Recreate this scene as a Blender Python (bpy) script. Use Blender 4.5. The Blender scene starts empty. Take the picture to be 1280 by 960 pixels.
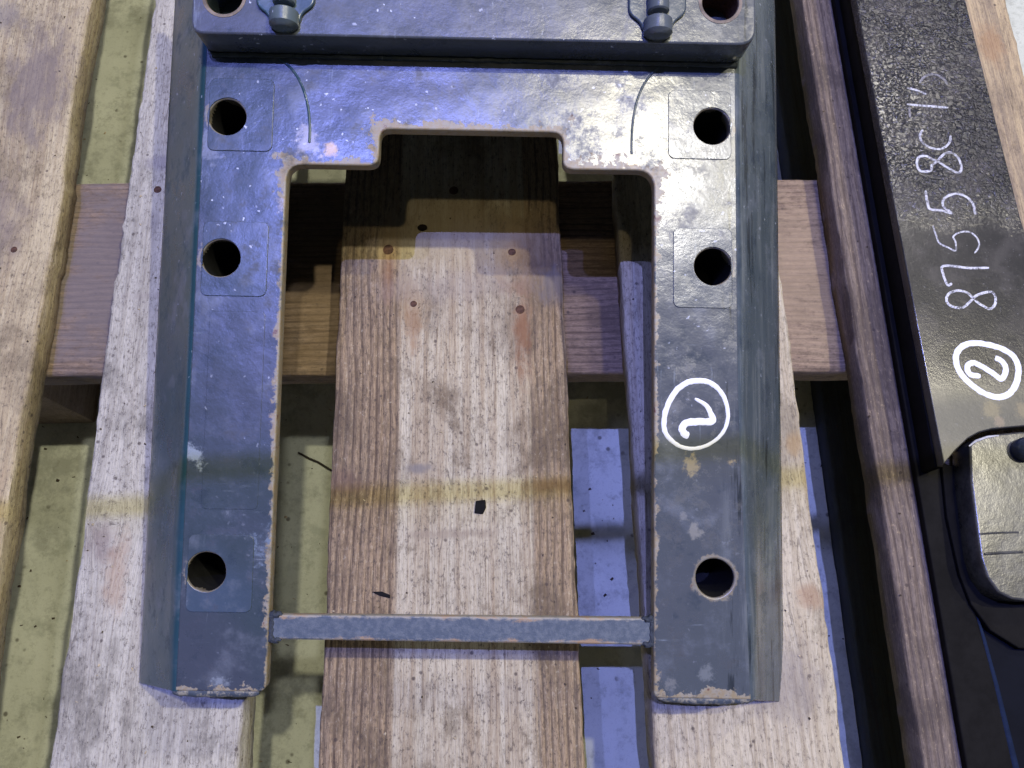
import bpy, bmesh, math, random
from mathutils import Matrix, Vector, noise
random.seed(4)
C = bpy.context.scene.collection
S = bpy.context.scene

# ---------------------------------------------------------------- camera
cam = bpy.data.cameras.new('camera')
cam.sensor_width = 36.0; cam.lens = 36.0*1000/1280; cam.clip_start = .01; cam.clip_end = 60
co = bpy.data.objects.new('camera', cam); C.objects.link(co)
R = Matrix(((.99976, .02108, -.00648), (-.02205, .95555, -.29401), (0, .29409, .95578)))
M4 = R.to_4x4(); M4.translation = Vector((0, 0, .478)); co.matrix_world = M4
S.camera = co

# ---------------------------------------------------------------- world, lamps, exposure
w = bpy.data.worlds.new('World'); S.world = w; w.use_nodes = True
bg = w.node_tree.nodes['Background']
bg.inputs[0].default_value = (.72, .82, 1.0, 1); bg.inputs[1].default_value = .05
def lamp(name, slope, dist, E, col, rad):
    """hall lamp standing along direction (slope_x, slope_y, 1) from the pallet, E = white-card brightness"""
    l = bpy.data.lights.new(name, 'POINT'); l.color = col; l.shadow_soft_size = rad
    v = Vector((slope[0], slope[1], 1)).normalized()
    l.energy = E*4*math.pi**2*dist*dist/v.z
    o = bpy.data.objects.new(name, l); C.objects.link(o); o.location = v*dist
    return o
lamp('warm_hall_lamp', (.50, .19), 5.0, .44, (1, .93, .70), .05)
lamp('warm_hall_lamp', (.16, .20), 5.0, .30, (1, .93, .68), .06)
lamp('blue_hall_lamp', (-.08, .10), 5.0, .72, (.25, .30, 1), .004)
lamp('blue_hall_lamp', (-.17, .10), 5.0, .24, (.25, .30, 1), .01)
def area(name, slope, dist, power, col, sx, sy):
    l = bpy.data.lights.new(name, 'AREA'); l.color = col; l.energy = power; l.shape = 'RECTANGLE'; l.size = sx; l.size_y = sy
    o = bpy.data.objects.new(name, l); C.objects.link(o)
    v = Vector((slope[0], slope[1], 1)).normalized(); o.location = v*dist
    o.rotation_euler = (-v).to_track_quat('-Z', 'Y').to_euler()
area('strip_hall_lamp', (.235, .14), 5.0, 40, (1, .98, .95), .12, .22)
area('skylight_lamp', (.55, .74), 5.0, 44, (1, .95, .86), .22, .36)
area('blue_strip_lamp', (-.28, .06), 5.0, 8, (.32, .40, 1), .9, .2)
# warm fill spot added to brighten the boards under the header
sl = bpy.data.lights.new('header_fill_spot', 'SPOT'); sl.color = (1, .84, .55); sl.shadow_soft_size = .06
sl.spot_size = math.radians(2.9); sl.spot_blend = .9; sl.energy = .15*4*math.pi**2*25
so = bpy.data.objects.new('header_fill_spot', sl); C.objects.link(so)
sv = Vector((-.02, -.17, 1)).normalized()*5; so.location = sv+Vector((0, .2, 0))
so.rotation_euler = (Vector((-.01, .235, 0))-so.location).to_track_quat('-Z', 'Y').to_euler()
S.view_settings.view_transform = 'Standard'; S.view_settings.look = 'None'
S.view_settings.exposure = 0; S.view_settings.gamma = 1
S.render.resolution_x = 1024; S.render.resolution_y = 768
S.render.engine = 'CYCLES'

# ---------------------------------------------------------------- shader helpers
class Sh:
    def __init__(s, name):
        s.m = bpy.data.materials.new(name); s.m.use_nodes = True
        s.t = s.m.node_tree; s.n = s.t.nodes; s.l = s.t.links
        s.b = s.n['Principled BSDF']
        tc = s.n.new('ShaderNodeTexCoord'); s.p = s.vm('SCALE', tc.outputs['Object'], sc=1000)
        sp = s.n.new('ShaderNodeSeparateXYZ'); s.l.new(s.p, sp.inputs[0])
        s.x, s.y, s.z = sp.outputs
    def put(s, v, i):
        if isinstance(v, (int, float)): i.default_value = v
        elif isinstance(v, (tuple, list)): i.default_value = tuple(v) if len(v) == len(i.default_value) else tuple(v)+(1,)
        else: s.l.new(v, i)
    def vm(s, op, a, b=None, sc=None):
        n = s.n.new('ShaderNodeVectorMath'); n.operation = op; s.put(a, n.inputs[0])
        if b is not None: s.put(b, n.inputs[1])
        if sc is not None: n.inputs['Scale'].default_value = sc
        return n.outputs[0]
    def f(s, op, a, b=0, c=0, clamp=False):
        n = s.n.new('ShaderNodeMath'); n.operation = op; n.use_clamp = clamp
        s.put(a, n.inputs[0]); s.put(b, n.inputs[1]); s.put(c, n.inputs[2]); return n.outputs[0]
    def noise(s, sx, sy=None, sz=None, det=4, rough=.55, off=0., dist=0):
        sy = sx if sy is None else sy; sz = sx if sz is None else sz
        v = s.vm('MULTIPLY', s.p, (sx, sy, sz)); v = s.vm('ADD', v, (off, off*1.7, off*.3))
        n = s.n.new('ShaderNodeTexNoise'); n.inputs['Scale'].default_value = 1; n.inputs['Detail'].default_value = det
        n.inputs['Roughness'].default_value = rough; n.inputs['Distortion'].default_value = dist
        s.l.new(v, n.inputs['Vector']); return n.outputs[0]
    def vor(s, sc, off=0., feature='F1'):
        v = s.vm('MULTIPLY', s.p, (sc, sc, sc)); v = s.vm('ADD', v, (off, off, off))
        n = s.n.new('ShaderNodeTexVoronoi'); n.feature = feature; n.inputs['Scale'].default_value = 1
        s.l.new(v, n.inputs['Vector']); return n.outputs
    def ss(s, v, a, b):          # smoothstep a..b
        n = s.n.new('ShaderNodeMapRange'); n.interpolation_type = 'SMOOTHSTEP'
        if a > b: n.inputs[1].default_value = b; n.inputs[2].default_value = a; n.inputs[3].default_value = 1; n.inputs[4].default_value = 0
        else: n.inputs[1].default_value = a; n.inputs[2].default_value = b
        s.l.new(v, n.inputs[0]); return n.outputs[0]
    def mix(s, fac, a, b, mode='MIX'):
        n = s.n.new('ShaderNodeMix'); n.data_type = 'RGBA'; n.blend_type = mode
        s.put(fac, n.inputs[0]); s.put(a, n.inputs[6]); s.put(b, n.inputs[7]); return n.outputs[2]
    def dist2(s, cx, cy, kx=1., ky=1.):
        a = s.f('MULTIPLY', s.f('SUBTRACT', s.x, cx), kx); b = s.f('MULTIPLY', s.f('SUBTRACT', s.y, cy), ky)
        return s.f('SQRT', s.f('ADD', s.f('MULTIPLY', a, a), s.f('MULTIPLY', b, b)))
    def bump(s, h, strength=.4, dist=.001):
        n = s.n.new('ShaderNodeBump'); n.inputs['Strength'].default_value = strength; n.inputs['Distance'].default_value = dist
        s.l.new(h, n.inputs['Height']); s.l.new(n.outputs[0], s.b.inputs['Normal'])
    def done(s, col, rough=.6, spec=.5, metal=0):
        s.put(col, s.b.inputs['Base Color']); s.put(rough, s.b.inputs['Roughness'])
        s.b.inputs['Specular IOR Level'].default_value = spec; s.put(metal, s.b.inputs['Metallic'])
        return s.m

def wood(name, pale, mid, dark, off=0., zones=(), stains=(), rib=.5, dirt=.5, along='y', fine=1.0, spec=.25, knots=()):
    s = Sh(name)
    if along == 'x':
        r = s.n.new('ShaderNodeCombineXYZ'); s.l.new(s.y, r.inputs[0]); s.l.new(s.x, r.inputs[1]); s.l.new(s.z, r.inputs[2])
        s.p = r.outputs[0]; s.x, s.y = s.y, s.x
    for (kx, ky, kr) in knots:      # fibres bend round knots
        q = s.f('DIVIDE', s.dist2(kx, ky, 1, .55), kr)
        wgt = s.f('DIVIDE', .85, s.f('ADD', 1, s.f('MULTIPLY', q, q)))
        dx = s.f('MULTIPLY', s.f('SUBTRACT', s.x, kx), s.f('MULTIPLY', wgt, -1))
        cmb = s.n.new('ShaderNodeCombineXYZ'); s.l.new(dx, cmb.inputs[0])
        s.p = s.vm('ADD', s.p, cmb.outputs[0])
    g1 = s.noise(.22, .006, .22, det=5, rough=.6, off=off, dist=.3)
    g2 = s.noise(.9, .02, .9, det=3, rough=.7, off=off+3)
    sp = s.noise(.55, .26, .5, det=6, rough=.85, off=off+9)
    fib = s.noise(2.2, .10, 2.2, det=3, rough=.8, off=off+15)
    mo = s.noise(.020, .012, .02, det=6, rough=.65, off=off+5, dist=.5)
    warp = s.noise(.02, .006, .02, det=2, off=off+7)
    ph = s.f('ADD', s.f('MULTIPLY', s.x, 2*math.pi/4.6), s.f('MULTIPLY', warp, 22))
    rb = s.f('MULTIPLY_ADD', s.f('SINE', ph), .5, .5)
    col = s.mix(s.f('MULTIPLY', s.ss(g1, .36, .70), .7), pale, mid)
    col = s.mix(s.f('MULTIPLY', s.ss(g2, .50, .72), .45*fine), col, dark)
    zm = None
    for (a, b, edge, amt) in zones:      # brown, coarse-sawn bands a..b (mm across)
        wob = s.f('MULTIPLY_ADD', s.noise(.3, .01, .3, det=2, off=off+a), 4, -2)
        xx = s.f('ADD', s.x, wob)
        k = s.f('MULTIPLY', s.ss(xx, a-edge, a+edge), s.ss(xx, b+edge, b-edge)); k = s.f('MULTIPLY', k, amt)
        zm = k if zm is None else s.f('MAXIMUM', zm, k)
    if zm is not None:
        lines = s.f('MAXIMUM', s.f('MULTIPLY', s.ss(rb, .55, .95), s.ss(g2, .36, .52)), s.f('MULTIPLY', s.ss(fib, .48, .62), .8))
        brown = s.mix(s.f('MULTIPLY', lines, .92), tuple(a*1.12 for a in mid), dark)
        brown = s.mix(s.f('MULTIPLY', s.ss(mo, .45, .62), .5), brown, tuple(c*.62 for c in dark))
        col = s.mix(s.f('MULTIPLY', zm, .9), col, brown)
    else:
        col = s.mix(s.f('MULTIPLY', s.f('MULTIPLY', s.ss(rb, .6, 1), s.ss(g1, .4, .6)), rib*.5), col, dark)
    col = s.mix(s.f('MULTIPLY', s.ss(fib, .48, .66), .5), col, tuple(a*.55 for a in mid))
    col = s.mix(s.f('MULTIPLY', s.ss(mo, .50, .68), dirt), col, tuple(a*.45+.01 for a in mid))
    col = s.mix(s.f('MULTIPLY', s.ss(sp, .515, .63), .75*dirt+.15), col, (.06, .047, .04))
    col = s.mix(s.f('MULTIPLY', s.ss(sp, .44, .34), .35), col, tuple(min(.75, a*1.25) for a in pale))
    ck = s.f('ABSOLUTE', s.f('SUBTRACT', s.noise(.07, .0035, .05, det=2, off=off+41), .5))
    ck = s.f('MULTIPLY', s.ss(ck, .0055, .0015), s.ss(s.noise(.03, .012, .03, det=2, off=off+43), .48, .60))
    col = s.mix(s.f('MULTIPLY', ck, .45), col, (.05, .035, .03))
    pv = s.vor(.11, off); pk = s.f('MULTIPLY', s.ss(pv[0], .16, .07), s.ss(s.noise(.05, off=off+51, det=3), .48, .58))
    col = s.mix(s.f('MULTIPLY', pk, .75), col, (.06, .045, .04))
    gr = s.noise(.05, .03, .05, det=8, rough=.8, off=off+57)
    col = s.mix(s.f('MULTIPLY', s.ss(gr, .52, .66), .5*dirt+.12), col, tuple(a*.38 for a in mid))
    rim = s.noise(.12, .05, .1, det=5, rough=.7, off=off+13)
    for (cx, cy, rx, ry, c, amt) in stains:
        d = s.f('ADD', s.dist2(cx, cy, 1/rx, 1/ry), s.f('ADD', s.f('MULTIPLY_ADD', rim, 2.6, -1.3), s.f('MULTIPLY_ADD', sp, 1.2, -.6)))
        col = s.mix(s.f('MULTIPLY', s.ss(d, 1.25, .2), amt), col, c)
    h = s.f('ADD', s.f('MULTIPLY', g2, .55), s.f('MULTIPLY', sp, .5))
    if zm is not None: h = s.f('ADD', h, s.f('MULTIPLY', s.f('MULTIPLY', zm, rb), -.5))
    h = s.f('ADD', h, s.f('MULTIPLY', g1, .6))
    s.bump(h, .75, .0014)
    return s.done(col, .78, spec)

RUST = (.20, .095, .045); SOOT = (.035, .03, .03); OCH = (.36, .23, .09)
mw_c = wood('centre_board_wood', (.52, .47, .34), (.28, .20, .115), (.07, .042, .026), 1.3, knots=((-41, 36, 5), (-19, 52, 4), (-24, -2, 5), (45, -8, 5), (40, 33, 4)),
    zones=((-80, -33, 2.5, 1), (48, 80, 2.5, .95)),
    stains=((-41, 37, 9, 26, OCH, .55), (-42, 58, 4, 5, (.16, .06, .03), .8), (-24, -5, 11, 26, OCH, .4), (46, -20, 7, 34, RUST, .85), (42, 36, 18, 24, OCH, .75), (42, 8, 12, 10, RUST, .5), (-41, 20, 5, 22, RUST, .6), (-24, -20, 6, 20, RUST, .45), (0, 60, 70, 40, (.30, .24, .13), .5), (60, 20, 16, 40, (.20, .14, .08), .6),
            (5, 10, 60, 14, (.30, .26, .22), .4), (-8, 45, 60, 30, (.36, .30, .19), .5), (66, 8, 13, 16, (.10, .10, .12), .55), (-20, -110, 9, 3.5, (.20, .18, .16), .9), (2, -150, 30, 3, (.26, .21, .15), .6), (60, -122, 16, 5, (.14, .08, .04), .6), (-62, -118, 14, 8, (.16, .10, .07), .5)), rib=.6, dirt=.8)
mw_l = wood('left_board_wood', (.53, .50, .40), (.36, .33, .26), (.18, .15, .12), 5.1, knots=((20, 85, 5), (-34, -140, 10)),
    stains=((-40, -150, 10, 14, (.20, .15, .13), .6), (-32, 105, 12, 6, (.22, .2, .22), .5), (-33, 60, 6, 10, (.2, .18, .17), .45), (-8, 7, 50, 3, (.30, .26, .22), .45), (-28, -170, 8, 25, (.34, .22, .13), .5)), dirt=.75, rib=.2)
mw_r = wood('right_board_wood', (.56, .50, .36), (.38, .31, .20), (.20, .15, .09), 8.7, knots=((40, -190, 8),),
    stains=((44, -190, 9, 9, (.30, .18, .10), .6), (20, -235, 30, 25, (.24, .21, .18), .6), (46, -100, 6, 8, OCH, .5)), dirt=.65, rib=.3)
mw_f = wood('far_left_board_wood', (.52, .44, .27), (.34, .26, .15), (.17, .12, .07), 12.9, knots=((20, 90, 14), (49, 42, 6)),
    stains=((45, 170, 24, 60, (.17, .14, .13), .75), (30, 60, 26, 40, (.2, .16, .14), .6), (36, -40, 10, 60, (.40, .24, .12), .5), (60, -150, 9, 60, (.45, .34, .2), .6), (10, 230, 16, 20, (.2, .18, .17), .6)), dirt=.75, rib=.25)
mw_o = wood('outer_board_wood', (.54, .42, .24), (.17, .135, .11), (.07, .05, .045), 17.2,
    zones=((-90, -40, 2, 1),), stains=((56, 190, 10, 22, (.36, .2, .09), .5),), dirt=.35, rib=.2)
mw_x = wood('cross_board_wood', (.36, .27, .19), (.22, .155, .105), (.05, .032, .024), 21.4, zones=((-90, 90, 1, .75),), stains=((0, -270, 90, 90, (.15, .13, .125), .75), (0, -110, 90, 50, (.15, .10, .05), .5), (0, 200, 80, 60, (.42, .32, .2), .45)), dirt=.5, along='x')
mw_x2 = wood('block_wood', (.36, .28, .20), (.25, .18, .12), (.12, .08, .05), 25.4, dirt=.4)

mw_dk = wood('shade_dark_runner_wood', (.045, .055, .06), (.035, .042, .048), (.015, .018, .02), 33., dirt=.5)  # runner added; shade under the outer board put into its dark colour
def m_floor():
    s = Sh('painted_concrete')
    mo = s.noise(.012, det=5); sp = s.noise(.12, det=5, rough=.8, off=4); v = s.vor(.085, 2)
    col = s.mix(s.ss(mo, .35, .65), (.60, .62, .50), (.50, .52, .41))
    col = s.mix(s.f('MULTIPLY', s.ss(sp, .52, .68), .55), col, (.30, .31, .23))
    f2 = s.noise(.8, det=4, rough=.9, off=14); m2 = s.noise(.035, det=6, rough=.7, off=17)
    col = s.mix(s.f('MULTIPLY', s.ss(f2, .56, .68), .45), col, (.20, .20, .15))
    col = s.mix(s.f('MULTIPLY', s.ss(m2, .52, .68), .5), col, (.27, .29, .22))
    k = s.f('MULTIPLY', s.ss(v[0], .20, .08), s.ss(s.noise(.03, off=8, det=3), .5, .6))
    col = s.mix(s.f('MULTIPLY', k, .8), col, (.07, .06, .04))
    pt = s.noise(.018, det=7, rough=.75, off=61)
    col = s.mix(s.f('MULTIPLY', s.ss(pt, .50, .64), .55), col, (.24, .245, .19))
    s.bump(sp, .45, .0008)
    return s.done(col, .6, .3)
M_floor = m_floor()

def m_paint(name, plate=False, tone=(.050, .060, .080), tone2=(.041, .058, .070), speck=1., off=0., grime=.5):
    s = Sh(name)
    big = s.noise(.011, det=3, off=off); mo = s.noise(.045, det=6, rough=.65, off=off+4); fi = s.noise(.35, det=5, rough=.75, off=off+8)
    scr = s.noise(.03, .35, .1, det=5, rough=.7, off=off+11); scr2 = s.noise(.30, .025, .1, det=5, rough=.7, off=off+19)
    col = s.mix(s.ss(big, .38, .62), tone, tone2)
    # right side of the frame is dusted greyer
    grey = s.ss(s.x, 20, 110)
    col = s.mix(s.f('MULTIPLY', grey, .7), col, (.085, .095, .105))
    col = s.mix(s.f('MULTIPLY', s.ss(mo, .52, .70), .45), col, (.15, .17, .20))
    col = s.mix(s.f('MULTIPLY', s.ss(mo, .44, .34), .5), col, (.028, .042, .06))
    sc = s.f('MULTIPLY', s.f('MAXIMUM', s.ss(scr, .63, .74), s.ss(scr2, .62, .73)), s.ss(s.noise(.02, det=3, off=off+24), .45, .6))
    col = s.mix(s.f('MULTIPLY', sc, .6), col, (.28, .33, .38))
    st = s.noise(.13, .010, .13, det=5, rough=.7, off=off+33)
    side = s.ss(s.x, 124, 134)
    col = s.mix(s.f('MULTIPLY', s.f('MULTIPLY', side, s.ss(st, .50, .66)), .4), col, (.21, .23, .23))
    col = s.mix(s.f('MULTIPLY', s.f('MULTIPLY', side, s.ss(st, .44, .36)), .8), col, (.015, .02, .024))
    v = s.vor(.16, off); dens = s.f('MULTIPLY', s.ss(s.noise(.014, det=2, off=off+2), .38, .6), s.ss(s.y, 60, 200))
    rr = s.f('MULTIPLY', s.ss(s.noise(.5, det=2, off=off+6), .42, .75), .30)
    k = s.ss(s.f('SUBTRACT', v[0], rr), -.01, -.08)
    dots = s.f('MULTIPLY', s.f('MULTIPLY', k, s.f('ADD', dens, .10)), speck, clamp=True)
    col = s.mix(dots, col, (.50, .54, .62))
    gl = s.f('ADD', s.f('MULTIPLY_ADD', grey, -.08, .19), s.f('MULTIPLY', mo, .20))
    if plate:
        # worn, tan-primed rims of the opening and of the bolt holes
        bx = s.f('MAXIMUM', s.f('SUBTRACT', s.f('ABSOLUTE', s.f('ADD', s.x, 5.7)), 98.3), s.f('SUBTRACT', s.y, 243))
        b2 = s.f('MAXIMUM', s.f('SUBTRACT', s.f('ABSOLUTE', s.f('ADD', s.x, 5.5)), 49.5), s.f('SUBTRACT', s.y, 263.5))
        d = s.f('MINIMUM', bx, b2)
        wn = s.noise(.10, det=5, rough=.7, off=off+15)
        lim = s.f('MULTIPLY_ADD', s.ss(wn, .40, .68), 6.5, .9)
        lim = s.f('MULTIPLY', lim, s.f('MULTIPLY_ADD', s.ss(s.y, 215, 240), .9, .55))
        rim = s.ss(s.f('ADD', s.f('SUBTRACT', lim, d), s.f('MULTIPLY_ADD', fi, 3, -1.5)), -.6, .8)
        ux = s.f('SUBTRACT', s.f('ABSOLUTE', s.f('ADD', s.x, 6.1)), 130.4)
        dh = None
        for yy in (268.3, 191.3, 28.2):
            q = s.f('SUBTRACT', s.y, yy)
            q = s.f('SQRT', s.f('ADD', s.f('MULTIPLY', q, q), s.f('MULTIPLY', ux, ux)))
            dh = q if dh is None else s.f('MINIMUM', dh, q)
        rh = s.ss(s.f('SUBTRACT', s.f('MULTIPLY_ADD', s.ss(wn, .4, .7), 2.6, 11.2), dh), -.6, .6)
        end = s.ss(s.f('ADD', s.f('MULTIPLY', wn, 9), -35.5), s.y if False else 0, 1) if False else None
        en = s.ss(s.f('SUBTRACT', s.f('MULTIPLY_ADD', s.ss(wn, .40, .66), 6.5, -31.6), s.f('ADD', s.y, s.f('MULTIPLY_ADD', fi, 3, -1.5))), -.5, .8)
        dust = s.f('MAXIMUM', s.f('MULTIPLY', rim, .8), s.f('MAXIMUM', s.f('MULTIPLY', rh, .5), s.f('MULTIPLY', en, .8)))
        tan = s.mix(s.ss(fi, .4, .6), (.31, .28, .21), (.30, .23, .12))
        tan = s.mix(s.ss(wn, .62, .68), tan, (.14, .05, .03))
        for (cx, cy, r, c, a) in ((-80, 252, 3.4, (.50, .33, .07), .9), (81, 247.5, 4, (.55, .42, .16), .9), (112.6, 86.6, 4.5, (.36, .30, .16), .7),
                                (133.6, 88.1, 3.2, (.40, .32, .18), .7), (113.8, 51.5, 4, (.33, .32, .27), .5), (-94, 256, 7, (.40, .38, .38), .6),
                                (-104, 223, 4, (.42, .36, .3), .6), (108, 60, 2.5, (.3, .3, .28), .4), (120, -20, 4, (.26, .28, .28), .4), (100, -24, 4, (.26, .26, .24), .4),
                                (-146, 88, 6, (.36, .42, .46), .6), (-110, 40, 9, (.22, .28, .36), .6), (-128, -26, 4, (.30, .34, .38), .45), (-148, 250, 9, (.20, .22, .27), .6)):
            q = s.f('ADD', s.f('DIVIDE', s.dist2(cx, cy), r), s.f('ADD', s.f('MULTIPLY_ADD', wn, 5.5, -2.75), s.f('MULTIPLY_ADD', fi, 2.4, -1.2)))
            col = s.mix(s.f('MULTIPLY', s.ss(q, 1.1, .2), a), col, c)
        col = s.mix(dust, col, tan)
        gl = s.f('ADD', gl, s.f('MULTIPLY', dust, .3))
    gm = s.noise(.06, det=8, rough=.8, off=off+61)
    col = s.mix(s.f('MULTIPLY', s.ss(gm, .53, .66), grime), col, (.03, .033, .035))
    gl = s.f('ADD', gl, s.f('MULTIPLY', s.ss(gm, .5, .66), .22))
    h = s.f('ADD', s.f('MULTIPLY', big, 3.0), s.f('ADD', s.f('MULTIPLY', mo, .55), s.f('MULTIPLY', fi, .05)))
    s.bump(h, .5, .0012)
    return s.done(col, gl, .6)
M_plate = m_paint('slate_blue_paint_worn', True)
M_paint = m_paint('slate_blue_paint', tone=(.04, .07, .10), tone2=(.03, .07, .085), off=3)
M_flange = m_paint('teal_blue_flange_paint', tone=(.022, .062, .085), tone2=(.018, .055, .066), speck=.5, off=3, grime=.25)
M_pad = m_paint('slate_blue_paint_pads', tone=(.050, .075, .110), off=7, speck=1.2)
M_header = m_paint('slate_blue_paint_header', tone=(.07, .08, .105), tone2=(.072, .085, .10), speck=1.6, off=5)
M_bolt = m_paint('grey_blue_bolt_paint', tone=(.10, .13, .15), tone2=(.09, .12, .13), off=9)
M_dark = m_paint('dark_underside_paint', tone=(.02, .03, .035), tone2=(.025, .035, .035), speck=0, off=2)
def m_bar():
    s = Sh('worn_bar_paint')
    wn = s.noise(.05, .12, .1, det=6, rough=.75, off=3); fi = s.noise(.3, det=5, rough=.8)
    ed = s.f('ABSOLUTE', s.f('SUBTRACT', s.y, .4))
    k = s.ss(s.f('ADD', ed, s.f('ADD', s.f('MULTIPLY_ADD', wn, 9, -4.5), s.f('MULTIPLY_ADD', fi, 4, -2))), 4.6, 6.4)
    col = s.mix(s.ss(fi, .4, .65), (.06, .08, .105), (.11, .13, .15))
    col = s.mix(k, col, s.mix(s.ss(wn, .5, .62), (.27, .25, .20), (.30, .20, .11)))
    s.bump(fi, .4, .0006)
    return s.done(col, .5, .5)
M_bar = m_bar()
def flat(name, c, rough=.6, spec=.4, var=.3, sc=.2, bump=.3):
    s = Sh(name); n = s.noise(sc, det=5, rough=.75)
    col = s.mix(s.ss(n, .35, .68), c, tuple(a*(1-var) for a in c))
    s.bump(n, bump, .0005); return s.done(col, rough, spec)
M_sleeve = flat('hole_shade_black', (.012, .012, .012), .7, .2)  # black stands for the shade down in the bolt holes
M_rust = flat('rusty_steel', (.11, .055, .035), .8, .3, .6, .5)
M_edge = flat('worn_primer_edge', (.26, .21, .16), .7, .3, .5, .15)
def m_mark(name, thr, c=(.82, .84, .88)):
    s = Sh(name); n = s.noise(.9, det=4, rough=.8); n2 = s.noise(.15, det=2, off=5)
    k = s.ss(s.f('ADD', n, s.f('MULTIPLY_ADD', n2, .5, -.25)), thr-.08, thr+.08)
    return s.done(s.mix(k, (.10, .10, .105), c), .6, .3)
M_mark = m_mark('white_paint_marker', .16)
M_chalk = m_mark('thin_white_chalk', .47, (.62, .63, .66))
M_faint = m_mark('faint_white_chalk', .52, (.38, .37, .38))
def m_black():
    s = Sh('black_orange_peel_paint')
    v = s.noise(.36, det=3, rough=.6, dist=.8); mo = s.noise(.03, det=5, rough=.7, off=3); fi = s.noise(.5, det=4, rough=.8, off=8)
    up = s.ss(s.f('ADD', s.y, s.f('MULTIPLY_ADD', mo, 60, -30)), 225, 275)
    col = s.mix(s.ss(mo, .42, .66), (.022, .022, .024), (.055, .052, .05))
    low = s.f('MULTIPLY', s.ss(s.y, 140, 115), .85)
    col = s.mix(low, col, s.mix(s.ss(mo, .4, .6), (.045, .045, .043), (.075, .07, .056)))
    col = s.mix(s.f('MULTIPLY', s.ss(fi, .62, .72), .5), col, (.26, .26, .26))
    for (cx, cy, r, c) in ((281, 116, 7, (.18, .15, .08)), (300, 115, 7, (.18, .145, .08)), (284, 109, 4, (.2, .15, .1))):
        q = s.f('ADD', s.f('DIVIDE', s.dist2(cx, cy), r), s.f('MULTIPLY_ADD', fi, 1.6, -.8))
        col = s.mix(s.f('MULTIPLY', s.ss(q, 1, .4), .7), col, c)
    h = s.f('ADD', s.f('MULTIPLY', s.f('MULTIPLY', s.ss(v, .40, .60), up), 1.6), s.f('MULTIPLY', fi, .28))
    h = s.f('ADD', h, s.f('MULTIPLY', mo, .6))
    s.bump(h, .7, .00036)
    return s.done(col, s.f('MULTIPLY_ADD', low, .24, .21), .5)
M_black = m_black()
M_boss = flat('grey_dusty_black_paint', (.085, .085, .078), .27, .5, .55, .09, .4)
M_bside = flat('dull_black_paint', (.010, .0095, .009), .7, .06, .4, .05, .3)
M_bgloss = flat('glossy_black_paint', (.004, .005, .009), .7, .08, .3, .04, .2)
M_knob = flat('blue_black_knob', (.03, .04, .07), .25, .6, .3, .05, .1)

# ---------------------------------------------------------------- mesh helpers
def link(name, me, mat, parent=None, loc=None):
    o = bpy.data.objects.new(name, me); C.objects.link(o)
    if mat and len(me.materials) == 0: me.materials.append(mat)
    if parent: o.parent = parent
    if loc is not None: o.location = loc
    return o
def tag(o, label=None, cat=None, group=None, kind=None):
    if label: o['label'] = label
    if cat: o['category'] = cat
    if group: o['group'] = group
    if kind: o['kind'] = kind
    return o
def empty(name, loc=(0, 0, 0)):
    o = bpy.data.objects.new(name, None); o.empty_display_size = .02; C.objects.link(o); o.location = loc; return o
def frombm(bm, smooth=True, ang=40):
    bmesh.ops.recalc_face_normals(bm, faces=bm.faces)
    me = bpy.data.meshes.new('mesh'); bm.to_mesh(me); bm.free()
    if smooth:
        me.polygons.foreach_set('use_smooth', [True]*len(me.polygons))
        me.set_sharp_from_angle(angle=math.radians(ang))
    return me
def board(x0, x1, y0, y1, z0, z1, rough=.6, seed=0., rot=0., n=150, right_edge=None, left_edge=None):
    """sawn board lofted along y with uneven, rubbed edges; mm in, mesh centred on its own middle"""
    cx, cy, cz = (x0+x1)/2, (y0+y1)/2, (z0+z1)/2
    hw, hz = (x1-x0)/2, (z1-z0)/2; b = 1.4
    prof = [(-hw, -hz+b), (-hw, -hz*.2), (-hw, hz-b*1.6), (-hw+b*.5, hz-b*.5), (-hw+b*1.8, hz)]
    prof += [(-hw*.5, hz), (0, hz), (hw*.5, hz)]
    prof += [(hw-b*1.8, hz), (hw-b*.5, hz-b*.5), (hw, hz-b*1.6), (hw, -hz*.2), (hw, -hz+b), (hw-b, -hz), (-hw+b, -hz)]
    bm = bmesh.new(); rings = []
    for i in range(n+1):
        y = y0+(y1-y0)*i/n; ring = []
        for (px, pz) in prof:
            sgn = 1 if px > 0 else -1
            e = rough*(noise.noise(Vector((y*.03, sgn*9+seed, pz*.05)))*1.6+noise.noise(Vector((y*.15, sgn*5+seed, pz*.2)))*.9)
            if right_edge and px > hw*.8: e += right_edge(y, pz/hz)
            if left_edge and px < -hw*.8: e += left_edge(y, pz/hz)
            ez = .25*noise.noise(Vector((px*.03, y*.02, seed)))
            if abs(px) < hw*.8: e = 0
            ring.append(bm.verts.new(((px+e)/1000, (y-cy)/1000, (pz+ez)/1000)))
        rings.append(ring)
    m = len(prof)
    for a, c in zip(rings, rings[1:]):
        for j in range(m): bm.faces.new((a[j], a[(j+1) % m], c[(j+1) % m], c[j]))
    bm.faces.new(rings[0]); bm.faces.new(rings[-1][::-1])
    return frombm(bm, ang=50), Vector((cx, cy, cz))/1000
def box(x0, x1, y0, y1, z0, z1, bev=1.):
    bm = bmesh.new(); bmesh.ops.create_cube(bm, size=1)
    for v in bm.verts:
        v.co = Vector(((x0+x1)/2+v.co.x*(x1-x0), (y0+y1)/2+v.co.y*(y1-y0), (z0+z1)/2+v.co.z*(z1-z0)))/1000
    bmesh.ops.bevel(bm, geom=list(bm.edges), offset=bev/1000, segments=2, affect='EDGES', profile=.5)
    return frombm(bm)
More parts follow.
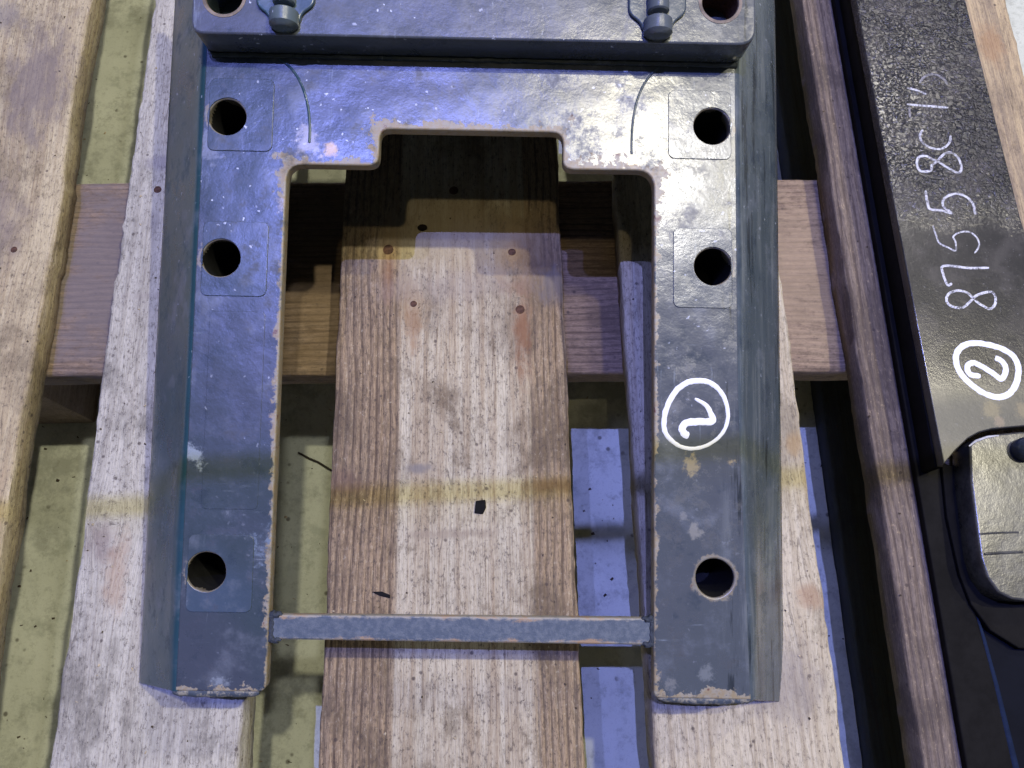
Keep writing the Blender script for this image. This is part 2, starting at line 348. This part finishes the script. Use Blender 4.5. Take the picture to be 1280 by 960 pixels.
def rounded(pts, rad, n=5):
    """round the corners of a polygon; rad one number or one per corner"""
    out = []; L = len(pts)
    for i in range(L):
        p = Vector(pts[i]); a = Vector(pts[i-1]); b = Vector(pts[(i+1) % L])
        r = rad[i] if isinstance(rad, (list, tuple)) else rad
        if r <= 0: out.append(tuple(p)); continue
        da = (a-p).normalized(); db = (b-p).normalized()
        t = min(r, (a-p).length*.49, (b-p).length*.49)
        for k in range(n+1):
            u = k/n; q = (p+da*t)*(1-u)**2+p*2*u*(1-u)+(p+db*t)*u*u
            out.append(tuple(q))
    return out
def circ(cx, cy, r, n=40): return [(cx+r*math.cos(2*math.pi*i/n), cy+r*math.sin(2*math.pi*i/n)) for i in range(n)]
def plate(outer, holes, z0, z1, bev=.8, wob=0.):
    cu = bpy.data.curves.new('c', 'CURVE'); cu.dimensions = '2D'; cu.fill_mode = 'BOTH'
    for pts in [outer]+holes:
        sp = cu.splines.new('POLY'); sp.points.add(len(pts)-1); sp.use_cyclic_u = True
        for q, p in zip(sp.points, pts):
            dx = wob*noise.noise(Vector((p[0]*.1, p[1]*.1, 3))); q.co = ((p[0]+dx), (p[1]+dx), 0, 1)
    cu.extrude = (z1-z0)/2-bev; cu.bevel_depth = bev; cu.bevel_resolution = 2; cu.offset = -bev
    o = bpy.data.objects.new('t', cu); C.objects.link(o)
    dg = bpy.context.evaluated_depsgraph_get(); me = bpy.data.meshes.new_from_object(o.evaluated_get(dg))
    bpy.data.objects.remove(o)
    for v in me.vertices: v.co = Vector((v.co.x, v.co.y, v.co.z+(z0+z1)/2))/1000
    me.materials.clear()
    me.polygons.foreach_set('use_smooth', [True]*len(me.polygons)); me.set_sharp_from_angle(angle=math.radians(32))
    return me
def tube(path, r, seg=12, taper=None):
    """round bar through path points (mm)"""
    bm = bmesh.new(); rings = []; P = [Vector(p) for p in path]
    for i, p in enumerate(P):
        d = (P[min(i+1, len(P)-1)]-P[max(i-1, 0)]).normalized()
        a = d.orthogonal().normalized(); b = d.cross(a)
        if i and True:
            a = (pa-d*pa.dot(d)).normalized(); b = d.cross(a)
        pa = a; rr = r*(taper[i] if taper else 1)
        rings.append([bm.verts.new((p+(a*math.cos(2*math.pi*k/seg)+b*math.sin(2*math.pi*k/seg))*rr)/1000) for k in range(seg)])
    for a, b in zip(rings, rings[1:]):
        for k in range(seg): bm.faces.new((a[k], a[(k+1) % seg], b[(k+1) % seg], b[k]))
    bm.faces.new(rings[0]); bm.faces.new(rings[-1][::-1])
    return frombm(bm)
def lathe(prof, seg=32, axis='z'):
    bm = bmesh.new(); rings = []
    for (r, z) in prof:
        rings.append([bm.verts.new((r*math.cos(2*math.pi*k/seg)/1000, r*math.sin(2*math.pi*k/seg)/1000, z/1000)) for k in range(seg)])
    for a, b in zip(rings, rings[1:]):
        for k in range(seg): bm.faces.new((a[k], a[(k+1) % seg], b[(k+1) % seg], b[k]))
    return bm
def ribbon(pts, width, z, closed=False, h=.25, seed=0., wfun=None):
    """brushed paint stroke: smooth low ridge along pts (mm) on the surface z"""
    P = [Vector((p[0], p[1])) for p in pts]; n = len(P); sm = []
    rng = range(n if closed else n-1)
    for i in rng:
        g = lambda j: P[j % n] if closed else P[max(0, min(n-1, j))]
        p0, p1, p2, p3 = g(i-1), g(i), g(i+1), g(i+2)
        for k in range(6):
            t = k/6
            sm.append(.5*((2*p1)+(p2-p0)*t+(2*p0-5*p1+4*p2-p3)*t*t+(3*p1-p0-3*p2+p3)*t**3))
    if not closed: sm.append(P[-1])
    bm = bmesh.new(); rows = []; N = len(sm)
    for i, p in enumerate(sm):
        a = sm[(i-1) % N] if closed or i else sm[0]; b = sm[(i+1) % N] if closed or i < N-1 else sm[-1]
        d = (b-a); d = d.normalized() if d.length > 1e-6 else Vector((1, 0)); nr = Vector((-d.y, d.x))
        wd = width*(wfun(i/(N-1)) if wfun else 1)
        if not closed:
            e = min(i, N-1-i); wd *= (.55, .85)[e] if e < 2 else 1
        l = wd/2*(1+.22*noise.noise(Vector((i*.5, seed, 0)))); r = wd/2*(1+.22*noise.noise(Vector((i*.5, seed+7, 0))))
        rows.append([bm.verts.new(Vector((*(p+nr*q), zz))/1000) for q, zz in ((l, z), (l*.6, z+h), (-r*.6, z+h), (-r, z))])
    for i in range(N if closed else N-1):
        a, b = rows[i], rows[(i+1) % N]
        for k in range(3): bm.faces.new((a[k], b[k], b[k+1], a[k+1]))
    return frombm(bm)

# ---------------------------------------------------------------- setting: the painted floor
bm = bmesh.new()
vs = [bm.verts.new(v) for v in ((-4, -4, 0), (4, -4, 0), (4, 4, 0), (-4, 4, 0))]; bm.faces.new(vs)
fl = link('floor', frombm(bm, False), M_floor, loc=(0, 0, -.144)); tag(fl, kind='structure')

# ---------------------------------------------------------------- wooden pallet
pal = empty('wooden_pallet', (0, .25, -.144))
tag(pal, 'weathered wooden pallet with wide deck boards under the painted steel frame', 'pallet')
PINV = Vector((0, .25, -.144))
def pboard(args, mat, label=None, name='deck_board', **k):
    me, c = board(*args, **k); o = link(name, me, mat, pal, c-PINV)
    if label: o['label'] = label
    return o
def wane(y, t):       # slightly waney right edge of the far left board
    return 2.2*noise.noise(Vector((y*.012, 4, 0)))+(1.5 if 300 > y > 235 else 0)+(-1.5*max(0, -t))
Y0, Y1 = -230, 640
fb = pboard((-444, -299.5, Y0, Y1, -22, 0), mw_f, 'sun-browned board with a dark stain and a rounded side', rough=.9, seed=1, right_edge=wane)
lb = pboard((-253.5, -149.5, Y0, Y1, -22, 0), mw_l, 'grey-white board with rough bitten left edge', rough=1.3, seed=2)
cb = pboard((-107.5, 38, Y0, Y1, -22, 0), mw_c, 'wide board with brown ribbed sides, pale middle and rusty nail heads', rough=.7, seed=3)
rb_ = pboard((76.5, 180.5, Y0, Y1, -22, 0), mw_r, 'pale tan board', rough=.9, seed=4)
ob = pboard((222.5, 372, Y0, Y1, -22, 0), mw_o, 'board mostly covered by the black steel part', rough=.8, seed=5)
me, c = board(-72, 72, -520, 520, -11, 11, rough=.5, seed=6)
me.transform(Matrix.Rotation(math.radians(-90), 4, 'Z'))
xb = link('cross_board', me, mw_x, pal, Vector((0, .2335, -.0332))-PINV); xb.rotation_euler.z = math.radians(-.9)
xb['label'] = 'dark brown board running crosswise beneath the deck boards'
for bx_ in (-.036, -.40, .43):
    o = link('block', box(-70, 70, -68, 68, -50, 49, 2), mw_x2, pal, Vector((bx_, .234, -.0945))-PINV)

o = pboard((246, 340, Y0, Y1, -144, -122), mw_dk, 'runner on the floor under the outer board, coloured dark for the shade there', name='bottom_runner', rough=.5, seed=9)
def nail(parent, x, y, r, worn=True):
    bm = lathe([(r, -1.0), (r, .15), (r*.8, .5), (r*.35, .62), (.01, .62)], 14)
    o = link('nail', frombm(bm), M_rust, parent, (Vector((x, y, 0))/1000)-PINV-parent.location)
    o.rotation_euler = (random.uniform(-.12, .12), random.uniform(-.12, .12), 0); return o
for (x, y, r) in ((-33.2, 284.7, 3.2), (-76.4, 241.5, 3.6), (5.2, 238, 2.6), (-59, 202.4, 2.2), (9.5, 197, 3)): nail(cb, x, y, r)
nail(lb, -233.1, 289.7, 2.6); nail(fb, -323, 247, 2.2)
# small dark knot hole in the centre board
bm = lathe([(2.6, .2), (2.2, .05), (1.6, -.1), (.01, -.1)], 12)
for v in bm.verts: v.co.x *= 1.3; v.co.z += .00025
o = link('knot', frombm(bm), flat('dark_knot', (.02, .015, .012), .9, .1), cb, Vector((-.0539, .2569, 0))-PINV-cb.location)

# ---------------------------------------------------------------- steel frame
s_, r_ = .22, -.01
U = Vector((1, 0, r_)).normalized(); V = Vector((0, 1, s_)); V = (V-U*V.dot(U)).normalized(); Nn = U.cross(V)
F = Matrix((U, V, Nn)).transposed().to_4x4(); F.translation = Vector((-.02, 0, .0502))
F = F @ Matrix.Rotation(math.radians(-1.95), 4, 'Z')
fr = empty('steel_frame'); fr.matrix_world = F
tag(fr, 'slate blue painted steel frame with two bolt-holed arms lying across the pallet', 'machine bracket')
# a slightly dusty plate, U shaped, with six bolt holes
outer = [(-149.9, -31.5), (-104, -31.5), (-104, 243), (-55, 243), (-55, 263.5), (44, 263.5), (44, 243), (92.7, 243), (92.7, -32.5),
         (142.5, -33), (137.7, 120), (137.7, 420), (-149.9, 420)]
rads = [1, 5, 9, 6, 6, 6, 6, 9, 3, 1, 0, 0, 0]
HO = [(-136.5, 268.3), (-136.5, 191.3), (-136.8, 28.2), (124.3, 268.4), (124.3, 191.5), (124.1, 28.3)]
RH = 9.9
pl = link('plate', plate(rounded(outer, rads), [circ(x, y, RH) for x, y in HO], -8, 0, .9, .5), M_plate, fr)
# holes: closed sleeves beneath, coloured black for the shade inside
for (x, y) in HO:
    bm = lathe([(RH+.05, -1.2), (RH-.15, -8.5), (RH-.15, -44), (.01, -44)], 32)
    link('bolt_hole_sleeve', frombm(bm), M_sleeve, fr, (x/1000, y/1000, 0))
def flange(side):
    prof = [(-148.4, -.12), (-150.2, -.25), (-151.9, -1.2), (-153.8, -3.2), (-158, -8.5), (-165, -17), (-172, -25.5), (-179, -34), (-185, -41.5), (-187.6, -45.5), (-187.6, -49)]
    inner = [(-183, -49), (-180.5, -44), (-172, -34), (-158, -17), (-150, -7.8), (-148.4, -7.8)]
    P = prof+inner; bm = bmesh.new(); rings = []; n = 120
    for i in range(n+1):
        v = -31.5+452*i/n; ring = []
        for j, (u, h) in enumerate(P):
            d = 0
            if 2 < j < 10: d = 1.1*noise.noise(Vector((v*.013, j*.5, side*3)))+.35*noise.noise(Vector((v*.06, j*.8, side*5)))
            if side > 0:
                extra = max(0, min(1, (120-v)/150))*4.5 if j < 5 else 0
            else: extra = 0
            uu = u-extra*(-1)*0-extra
            if i == 0 and j < 9: pass
            e = 0
            if i < 3: e = 0
            uu = uu if side < 0 else -12.3-uu
            hh = h+d
            q = (max(0, -h)/46)
            vv = v+((-9 if side < 0 else -15)*q**1.1)*max(0, 1-i/6)-(1.2 if side > 0 and i == 0 else 0)
            ring.append(bm.verts.new((uu/1000, vv/1000, hh/1000)))
        rings.append(ring)
    m = len(P)
    for a, c in zip(rings, rings[1:]):
        for j in range(m): bm.faces.new((a[j], a[(j+1) % m], c[(j+1) % m], c[j]))
    bm.faces.new(rings[0]); bm.faces.new(rings[-1][::-1])
    return frombm(bm, ang=45)
for sd in (-1, 1):
    o = link('side_flange', flange(sd), M_flange, fr)
    o['label'] = 'teal-blue sloping outer side' if sd < 0 else 'grey worn sloping outer side with dark scrapes'
# raised pads round the holes
pads = [((-146.5, -112, 249.5, 289.5), 0), ((-146.5, -112, 171, 211), 1), ((-146.5, -113, 8, 47), 2), ((100.5, 134.5, 250, 288), 3), ((103, 134.5, 169, 212), 4)]
for (a, b, c_, d), k in pads:
    me = plate(rounded([(a, c_), (b, c_), (b, d), (a, d)], 4), [circ(HO[k][0], HO[k][1], RH+.9)], .0, .55, .26)
    link('pad', me, M_pad, fr)
# small shallow lower plates pressed on the left arm
link('pad', plate(rounded([(-141, 60), (-112, 60), (-112, 163), (-141, 163)], 3), [], -.1, .3, .18), M_plate, fr)
# weld seams curving from the header towards the opening
def seam(pts, r=.9): return tube([(x, y, .0) for x, y in pts], r, 8)
def bez(a, b, c_, d, n=20):
    A, B, Cc, D = map(Vector, (a, b, c_, d)); return [tuple((1-t)**3*A+3*t*(1-t)**2*B+3*t*t*(1-t)*Cc+t**3*D) for t in [i/n for i in range(n+1)]]
link('weld_seam', seam(bez((-110, 301), (-97, 294), (-91.5, 275), (-92.3, 255)), .75), M_flange, fr)
link('weld_seam', seam(bez((95.5, 301), (84, 292), (80, 275), (80.7, 252)), .7), M_flange, fr)
# thick header block
hd_out = rounded([(-150, 303.5), (142, 303.5), (142, 420), (-150, 420)], [8, 10, 0, 0])
link('header', plate(hd_out, [circ(-133.5, 323.5, 9.6), circ(123.4, 326, 9.6)], .05, 21, 1.1, .4), M_header, fr)
hm = tube([(x, 302.6+.5*noise.noise(Vector((x*.15, 0, 0))), .6+.4*noise.noise(Vector((x*.2, 3, 0)))) for x in range(-146, 139, 2)], 1.5, 8)
link('weld_bead', hm, M_dark, fr)
rp = bm = lathe([(9.7, 20.4), (11.3, 21.05), (11.4, 21.25), (9.8, 21.3), (9.4, 20.2)], 32)
rme = frombm(bm)
for (x, y) in ((-133.5, 323.5), (123.4, 326)):
    link('hole_rim', rme, M_edge, fr, (x/1000, y/1000, 0))
    link('bolt_hole_sleeve', frombm(lathe([(9.4, 20), (9.3, -30), (.01, -30)], 32)), M_rust if x > 0 else M_dark, fr, (x/1000, y/1000, 0))
# two clamps on the header: lobed saddle with a pin lying in it
for cx in (-101.5, 90.2):
    sad = rounded([(-15, 40), (-15, 14), (-9, 9.5), (-7.5, 4.5), (7.5, 4.5), (8.5, 10), (15, 15), (15, 40)], 3.4)
    cl = link('clamp_saddle', plate([(cx+x, 304+y) for x, y in sad], [], 21.02, 23.2, .9), M_paint, fr)
    prof = [(cx-4.8, 0)]
    pin = link('pin', tube([(cx, 304+13.5, 25.2), (cx, 304+14.2, 25.2), (cx, 345, 25.2)], 5.6, 20, [.85, 1, 1]), M_bolt, fr)
    hdp = link('pin_head', tube([(cx, 304+.6, 24), (cx, 304+1.2, 24), (cx, 304+3, 24), (cx, 304+9.6, 24), (cx, 304+10.4, 24)], 7.4, 20, [.45, .75, 1, 1, .88]), M_bolt, fr)
# cross bar near the ends, webs under the header
link('cross_bar', plate(rounded([(-104.5, -6), (93.5, -6), (93.5, 7), (-104.5, 7)], .5), [], -6.5, -.8, .9, 1.2), M_bar, fr)
link('rear_web', box(-147, 134, 372, 380, -78, -8.2, 1), M_dark, fr)
link('rear_web', box(-100, 89, 268.5, 274, -18, -8.2, .8), M_dark, fr)
# hand painted mark
CA= [(115.1, 130.2), (109.8, 128.9), (104.4, 124.7), (100.1, 117.4), (98.1, 109.7), (98.7, 102.9), (102.5, 98.2), (107.3, 95.4), (113.0, 94.6), (119.8, 96.1), (126.6, 100.5), (130.5, 106.3), (131.7, 113.0), (130.1, 120.7), (126.3, 126.5), (121.0, 129.8)]
TA= [(114.2, 120.8), (119.9, 117.6), (122.7, 112.9), (123.3, 109.1), (115.5, 108.7), (109.7, 107.9), (107.6, 105.0), (108.8, 102.2), (111.1, 101.2)]
DIG={
'q1': [(277.4, 340.3), (282.7, 346.0), (289.7, 346.9), (294.3, 342.8), (296.0, 338.8)] ,
'q2': [(268.6, 337.1), (274.9, 334.7), (280.7, 331.7)] ,
'one': [(266.4, 324.2), (277.7, 322.8), (293.2, 321.0)] ,
'onef': [(268.0, 322.4), (267.2, 318.5), (266.9, 314.7)] ,
'c': [(273.6, 304.6), (270.9, 300.2), (271.9, 294.8), (276.9, 290.9), (283.3, 290.2), (288.8, 294.4), (290.8, 299.8)] ,
'8a': [(273.9, 274.3), (267.3, 274.0), (265.4, 278.8), (267.2, 284.1), (272.1, 285.1), (276.3, 282.3), (278.9, 281.2), (284.6, 276.2), (290.4, 272.4), (293.4, 276.0), (292.5, 283.5), (288.5, 287.4), (283.5, 285.9), (278.9, 281.2), (275.1, 278.6), (273.9, 274.3)] ,
'5a': [(267.6, 260.0), (267.3, 252.7), (268.1, 247.0), (274.8, 245.9), (281.3, 243.7), (276.8, 248.9), (278.7, 254.5), (286.2, 257.5), (292.2, 255.3), (295.8, 250.0), (295.7, 242.3)] ,
'5b': [(267.9, 235.3), (268.6, 229.2), (269.8, 223.2), (274.7, 220.1), (278.8, 218.0), (279.9, 224.0), (279.2, 227.5), (283.9, 230.4), (290.2, 230.3), (293.9, 225.7), (293.8, 220.7), (290.2, 215.8)] ,
'7': [(297.2, 206.0), (285.6, 206.0), (269.8, 207.8), (268.3, 202.5), (269.7, 195.2), (272.5, 196.1)] ,
'8b': [(284.2, 184.8), (280.7, 189.6), (274.7, 191.2), (269.0, 188.9), (267.2, 184.2), (270.2, 180.8), (276.2, 180.2), (281.3, 183.9), (286.6, 188.1), (295.8, 189.8), (296.8, 183.6), (292.8, 178.9), (287.9, 181.4), (284.2, 184.8)] ,
'CB': [(278.9, 157.2), (272.5, 156.0), (267.3, 151.5), (265.7, 145.1), (267.4, 137.9), (272.9, 130.6), (280.3, 125.1), (287.7, 123.6), (294.3, 126.5), (299.0, 132.7), (301.6, 140.7), (300.5, 148.0), (294.6, 153.2), (286.5, 156.1)] ,
'TB': [(289.2, 147.8), (293.0, 145.4), (294.1, 140.0), (290.4, 134.7), (286.3, 137.9), (280.3, 142.6), (275.6, 144.9), (271.8, 142.7), (272.5, 137.8), (278.4, 136.7)] ,}

mk = link('painted_mark', ribbon(CA, 6*.40, .02, True, seed=2, wfun=lambda t: 1.0+.25*math.sin(6.28*t+1)), M_mark, fr)
mk['label'] = 'white hand-painted ring around a 2'
link('painted_digit', ribbon(TA, 2.9, .02, seed=3, wfun=lambda t: .55+.75*min(1, t*2.5)), M_mark, fr)['label'] = 'white hand-painted figure 2'

# ---------------------------------------------------------------- black machine part on the outer board
bp = empty('black_steel_part', (.29, .2, 0))
tag(bp, 'black steel part with handwritten white numbers lying on the right side of the pallet', 'machine part')
BI = Vector((.29, .2, 0))
def bl(name, me, mat, label=None):
    o = link(name, me, mat, bp, (0, 0, 0)); o.location = -BI
    if label: o['label'] = label
    return o
top = [(245.6, 520), (245.8, 226), (247.5, 84.8), (255.5, 92.5), (264, 99.4), (271, 102.8), (278.8, 104.6), (297.6, 106), (345, 104), (326, 200), (323.6, 240), (322.4, 323), (320.9, 407), (319, 520)]
bl('number_plate', plate(top, [], 22, 30, .7, .6), M_black)
bl('side_wall', box(246.4, 251.5, 84.5, 520, .6, 22.05, .8), M_bside)
bl('base_flange', plate([(243.2, -200), (268, -200), (269.5, -60), (263.2, 5), (261, 84), (262, 520), (243.2, 520)], [], .4, 6, 1.2, .6), M_bside)
boss = [(266.2, 96), (263.2, 76), (261.8, 58), (260.2, 33), (261.8, 22), (266.5, 14), (273, 10), (281, 9), (330, 9), (330, 103), (297, 103.5), (279, 102), (271.5, 100)]
bl('boss_plate', plate(boss, [], 6.5, 26.5, 1.2, .4), M_boss)
skirt = [(258, 90), (255.5, 58), (256.5, 25), (260, 8), (268, -6), (282, -16), (340, -22), (340, 88), (262, 88)]
bl('boss_skirt', plate(skirt, [], .8, 9, .8, .3), M_bside)
bl('lower_plate', plate([(264, -200), (380, -200), (380, 80), (258, 80)], [], .3, 3.4, .6), M_bgloss)
rg = tube([(263.8, 6, 4.6), (265.4, -10, 4.6), (267.2, -35, 4.4), (269.6, -80, 4.2), (271, -140, 4.2)], 2.0, 10, [.3, .7, 1, 1.3, 1.3])
bl('flange_edge', rg, flat('blue_reflection_edge', (.010, .018, .045), .8, .1))  # blue reflection along the flange put into this strip's colour
bl('pressed_ridge', tube([(262.5, 34.5, 26.4), (272, 35, 26.5), (284, 35.2, 26.4)], .8, 8), M_boss)
bl('pressed_ridge', tube([(262, 45.5, 26.4), (272, 46, 26.5), (284, 46, 26.4)], .6, 8), M_boss)
bl('edge_highlight', tube([(265.6, 95.5, 26.6), (270, 98.4, 26.9), (277, 100.6, 27), (284, 101.4, 26.8)], .75, 8, [.5, 1, 1, .4]), flat('edge_highlight_pale', (.6, .6, .58), .35, .8))  # bright edge highlight put into the pale colour of this bead
bmk = lathe([(6.6, 0), (6.6, 5), (5.2, 8.2), (2.5, 9.8), (.01, 10.2)], 24)
kn = link('knob', frombm(bmk), M_knob, bp); kn.location = Vector((.2955, .0925, .0264))-BI
for k, pts in DIG.items():
    if k == 'CB': o = bl('painted_mark', ribbon(pts, 3.6, 30.02, True, seed=4), M_mark, 'white hand-painted ring around a 2')
    elif k == 'TB': o = bl('painted_digit', ribbon(pts, 3.4, 30.02, seed=5), M_mark, 'white hand-painted figure 2')
    elif k in ('q1', 'q2', 'onef', 'c'): bl('chalk_stroke', ribbon(pts, 1.5, 30.02, seed=hash(k) % 9, h=.12), M_faint if k in ('q1', 'onef') else M_chalk)
    else: bl('chalk_digit', ribbon(pts, 1.6 if k != '5b' else 1.1, 30.02, seed=len(k), h=.12), M_chalk)

# ---------------------------------------------------------------- bits and pieces
def chip(name, x, y, z, pts, h, mat, label, cat):
    me = plate(rounded(pts, .6, 3), [], 0, h, h*.3, .4); o = link(name, me, mat, loc=(x/1000, y/1000, z/1000)); tag(o, label, cat); return o
M_chip = flat('black_flake', (.010, .010, .011), .85, .1)
chip('dark_flake', -17.5, 71, .3, [(-3.2, -3.8), (1.8, -4.6), (3.5, -1), (3, 3.6), (-2.6, 3.2)], .9, M_chip, 'small square black flake lying on the pale middle of the wide board', 'debris')
chip('dark_splinter', -75, 21.4, .3, [(-5.5, 1.6), (-1, -.6), (5, -2.4), (5, -.6), (0, 1.6)], .8, M_chip, 'thin dark splinter on the brown side of the wide board just above the bar', 'debris')
tw = link('twig', tube([(-166, 138, -142.6), (-157, 133, -142), (-150, 130, -142.2), (-139, 123, -142.4)], .8, 6), flat('dark_twig', (.05, .04, .03), .8)); tag(tw, 'short dark twig on the floor in the gap beside the left arm', 'twig')

# unseen rail added high above to cast a thin shadow band across the boards
LB = bpy.data.objects['blue_hall_lamp'].location
for (p0, p1, rad) in (((-.23, .0762), (.171, .0847), 3.2),):
    a = Vector((*p0, 0)); b = Vector((*p1, 0)); d = b-a; a -= d*3; b += d*3
    q = [tuple((x*.5+LB*.5)*1000) for x in (a, b)]
    o = link('shadow_rail', tube(q, rad, 10), M_dark); tag(o, kind='structure')

def m_lip():
    s = Sh('worn_lip_paint'); wn = s.noise(.16, det=6, rough=.75, off=3); fi = s.noise(.5, det=4, rough=.8)
    col = s.mix(s.ss(wn, .46, .60), (.05, .065, .085), (.27, .25, .19)); s.bump(fi, .5, .0006)
    return s.done(col, .6, .35)
M_lip = m_lip()
M_weld = flat('weld_scale', (.05, .06, .075), .75, .2, .5, .4, .6)
# weld beads where the cross bar meets the arms
for (x, sg) in ((-103.2, 1), (92.2, -1)):
    for yy in (-5.8, 6.8):
        link('weld_bead', tube([(x+sg*k*1.1, yy+.5*math.sin(k*2.), -1.6) for k in range(-1, 6)], 1.9, 8, [.5, .9, 1.1, .9, 1, .7, .4]), M_weld, fr)
    link('weld_bead', tube([(x+sg*.3, yy, -1.4+.3*math.sin(yy*2)) for yy in range(-6, 8)], 1.5, 8, [.6]+[1+.25*math.sin(k*1.9) for k in range(12)]+[.6]), M_weld, fr)
# grit and splinters on the boards and the floor
def grit(name, spots, mat, label):
    bm = bmesh.new(); rd = random.Random(7)
    for (x0, x1, y0, y1, z, n, sz) in spots:
        for _ in range(n):
            x, y = rd.uniform(x0, x1), rd.uniform(y0, y1); a = rd.uniform(0, 6.28); l = sz*rd.uniform(.3, 1.4); wd = l*rd.uniform(.2, .9); h = min(l, wd)*.5
            pts = [(math.cos(a+t)*l*math.cos(t)*.5, 0) for t in (0,)]
            vv = []
            for (px, py, pz) in ((-.5, -.3, 0), (.5, -.5, 0), (.4, .5, 0), (-.4, .4, 0), (-.1, .0, 1)):
                qx, qy = px*l, py*wd
                vv.append(bm.verts.new(((x+qx*math.cos(a)-qy*math.sin(a))/1000, (y+qx*math.sin(a)+qy*math.cos(a))/1000, (z+pz*h)/1000)))
            for k in range(4): bm.faces.new((vv[k], vv[(k+1) % 4], vv[4]))
    o = link(name, frombm(bm, False), mat); tag(o, label, kind='stuff'); return o
grit('grit', [(-430, -300, 0, 460, .35, 60, 1.2), (-250, -152, -80, 440, .35, 90, 1.2), (-105, 36, -80, 290, .35, 90, 1.1), (79, 178, -80, 440, .35, 60, 1.2), (223, 241, -80, 440, .35, 25, 1.2),
    (-420, 360, -100, 580, -143.9, 700, 2.2), (-245, -155, 160, 300, -21.8, 1, 1)], flat('dark_grit', (.09, .07, .05), .9, .1), 'dark grit and sawdust scattered over the boards and the floor')
grit('wood_crumbs', [(-250, -152, -80, 440, .35, 50, 1.4), (-105, 36, -80, 290, .35, 40, 1.3), (79, 178, -80, 440, .35, 30, 1.4), (-420, 360, -100, 580, -143.9, 160, 2.4)],
    flat('pale_crumbs', (.5, .42, .28), .9, .1), 'pale wood crumbs scattered over the boards and the floor')

# rounded weld lips closing the lower ends of both arms
for (a, b, hh) in ((-152, -108, -3), (95, 146, -3)):
    path = [(x, -32.2+.7*noise.noise(Vector((x*.12, 1, 0)))-(1.2 if a > 0 else 0)*math.sin((x-a)/(b-a)*math.pi), hh+.5*noise.noise(Vector((x*.2, 5, 0)))) for x in range(a, b+1, 2)]
    link('end_lip', tube(path, 2.7, 10, [.5, .8]+[1+.14*noise.noise(Vector((k*.6, 8, 0))) for k in range(len(path)-4)]+[.8, .5]), M_lip, fr)
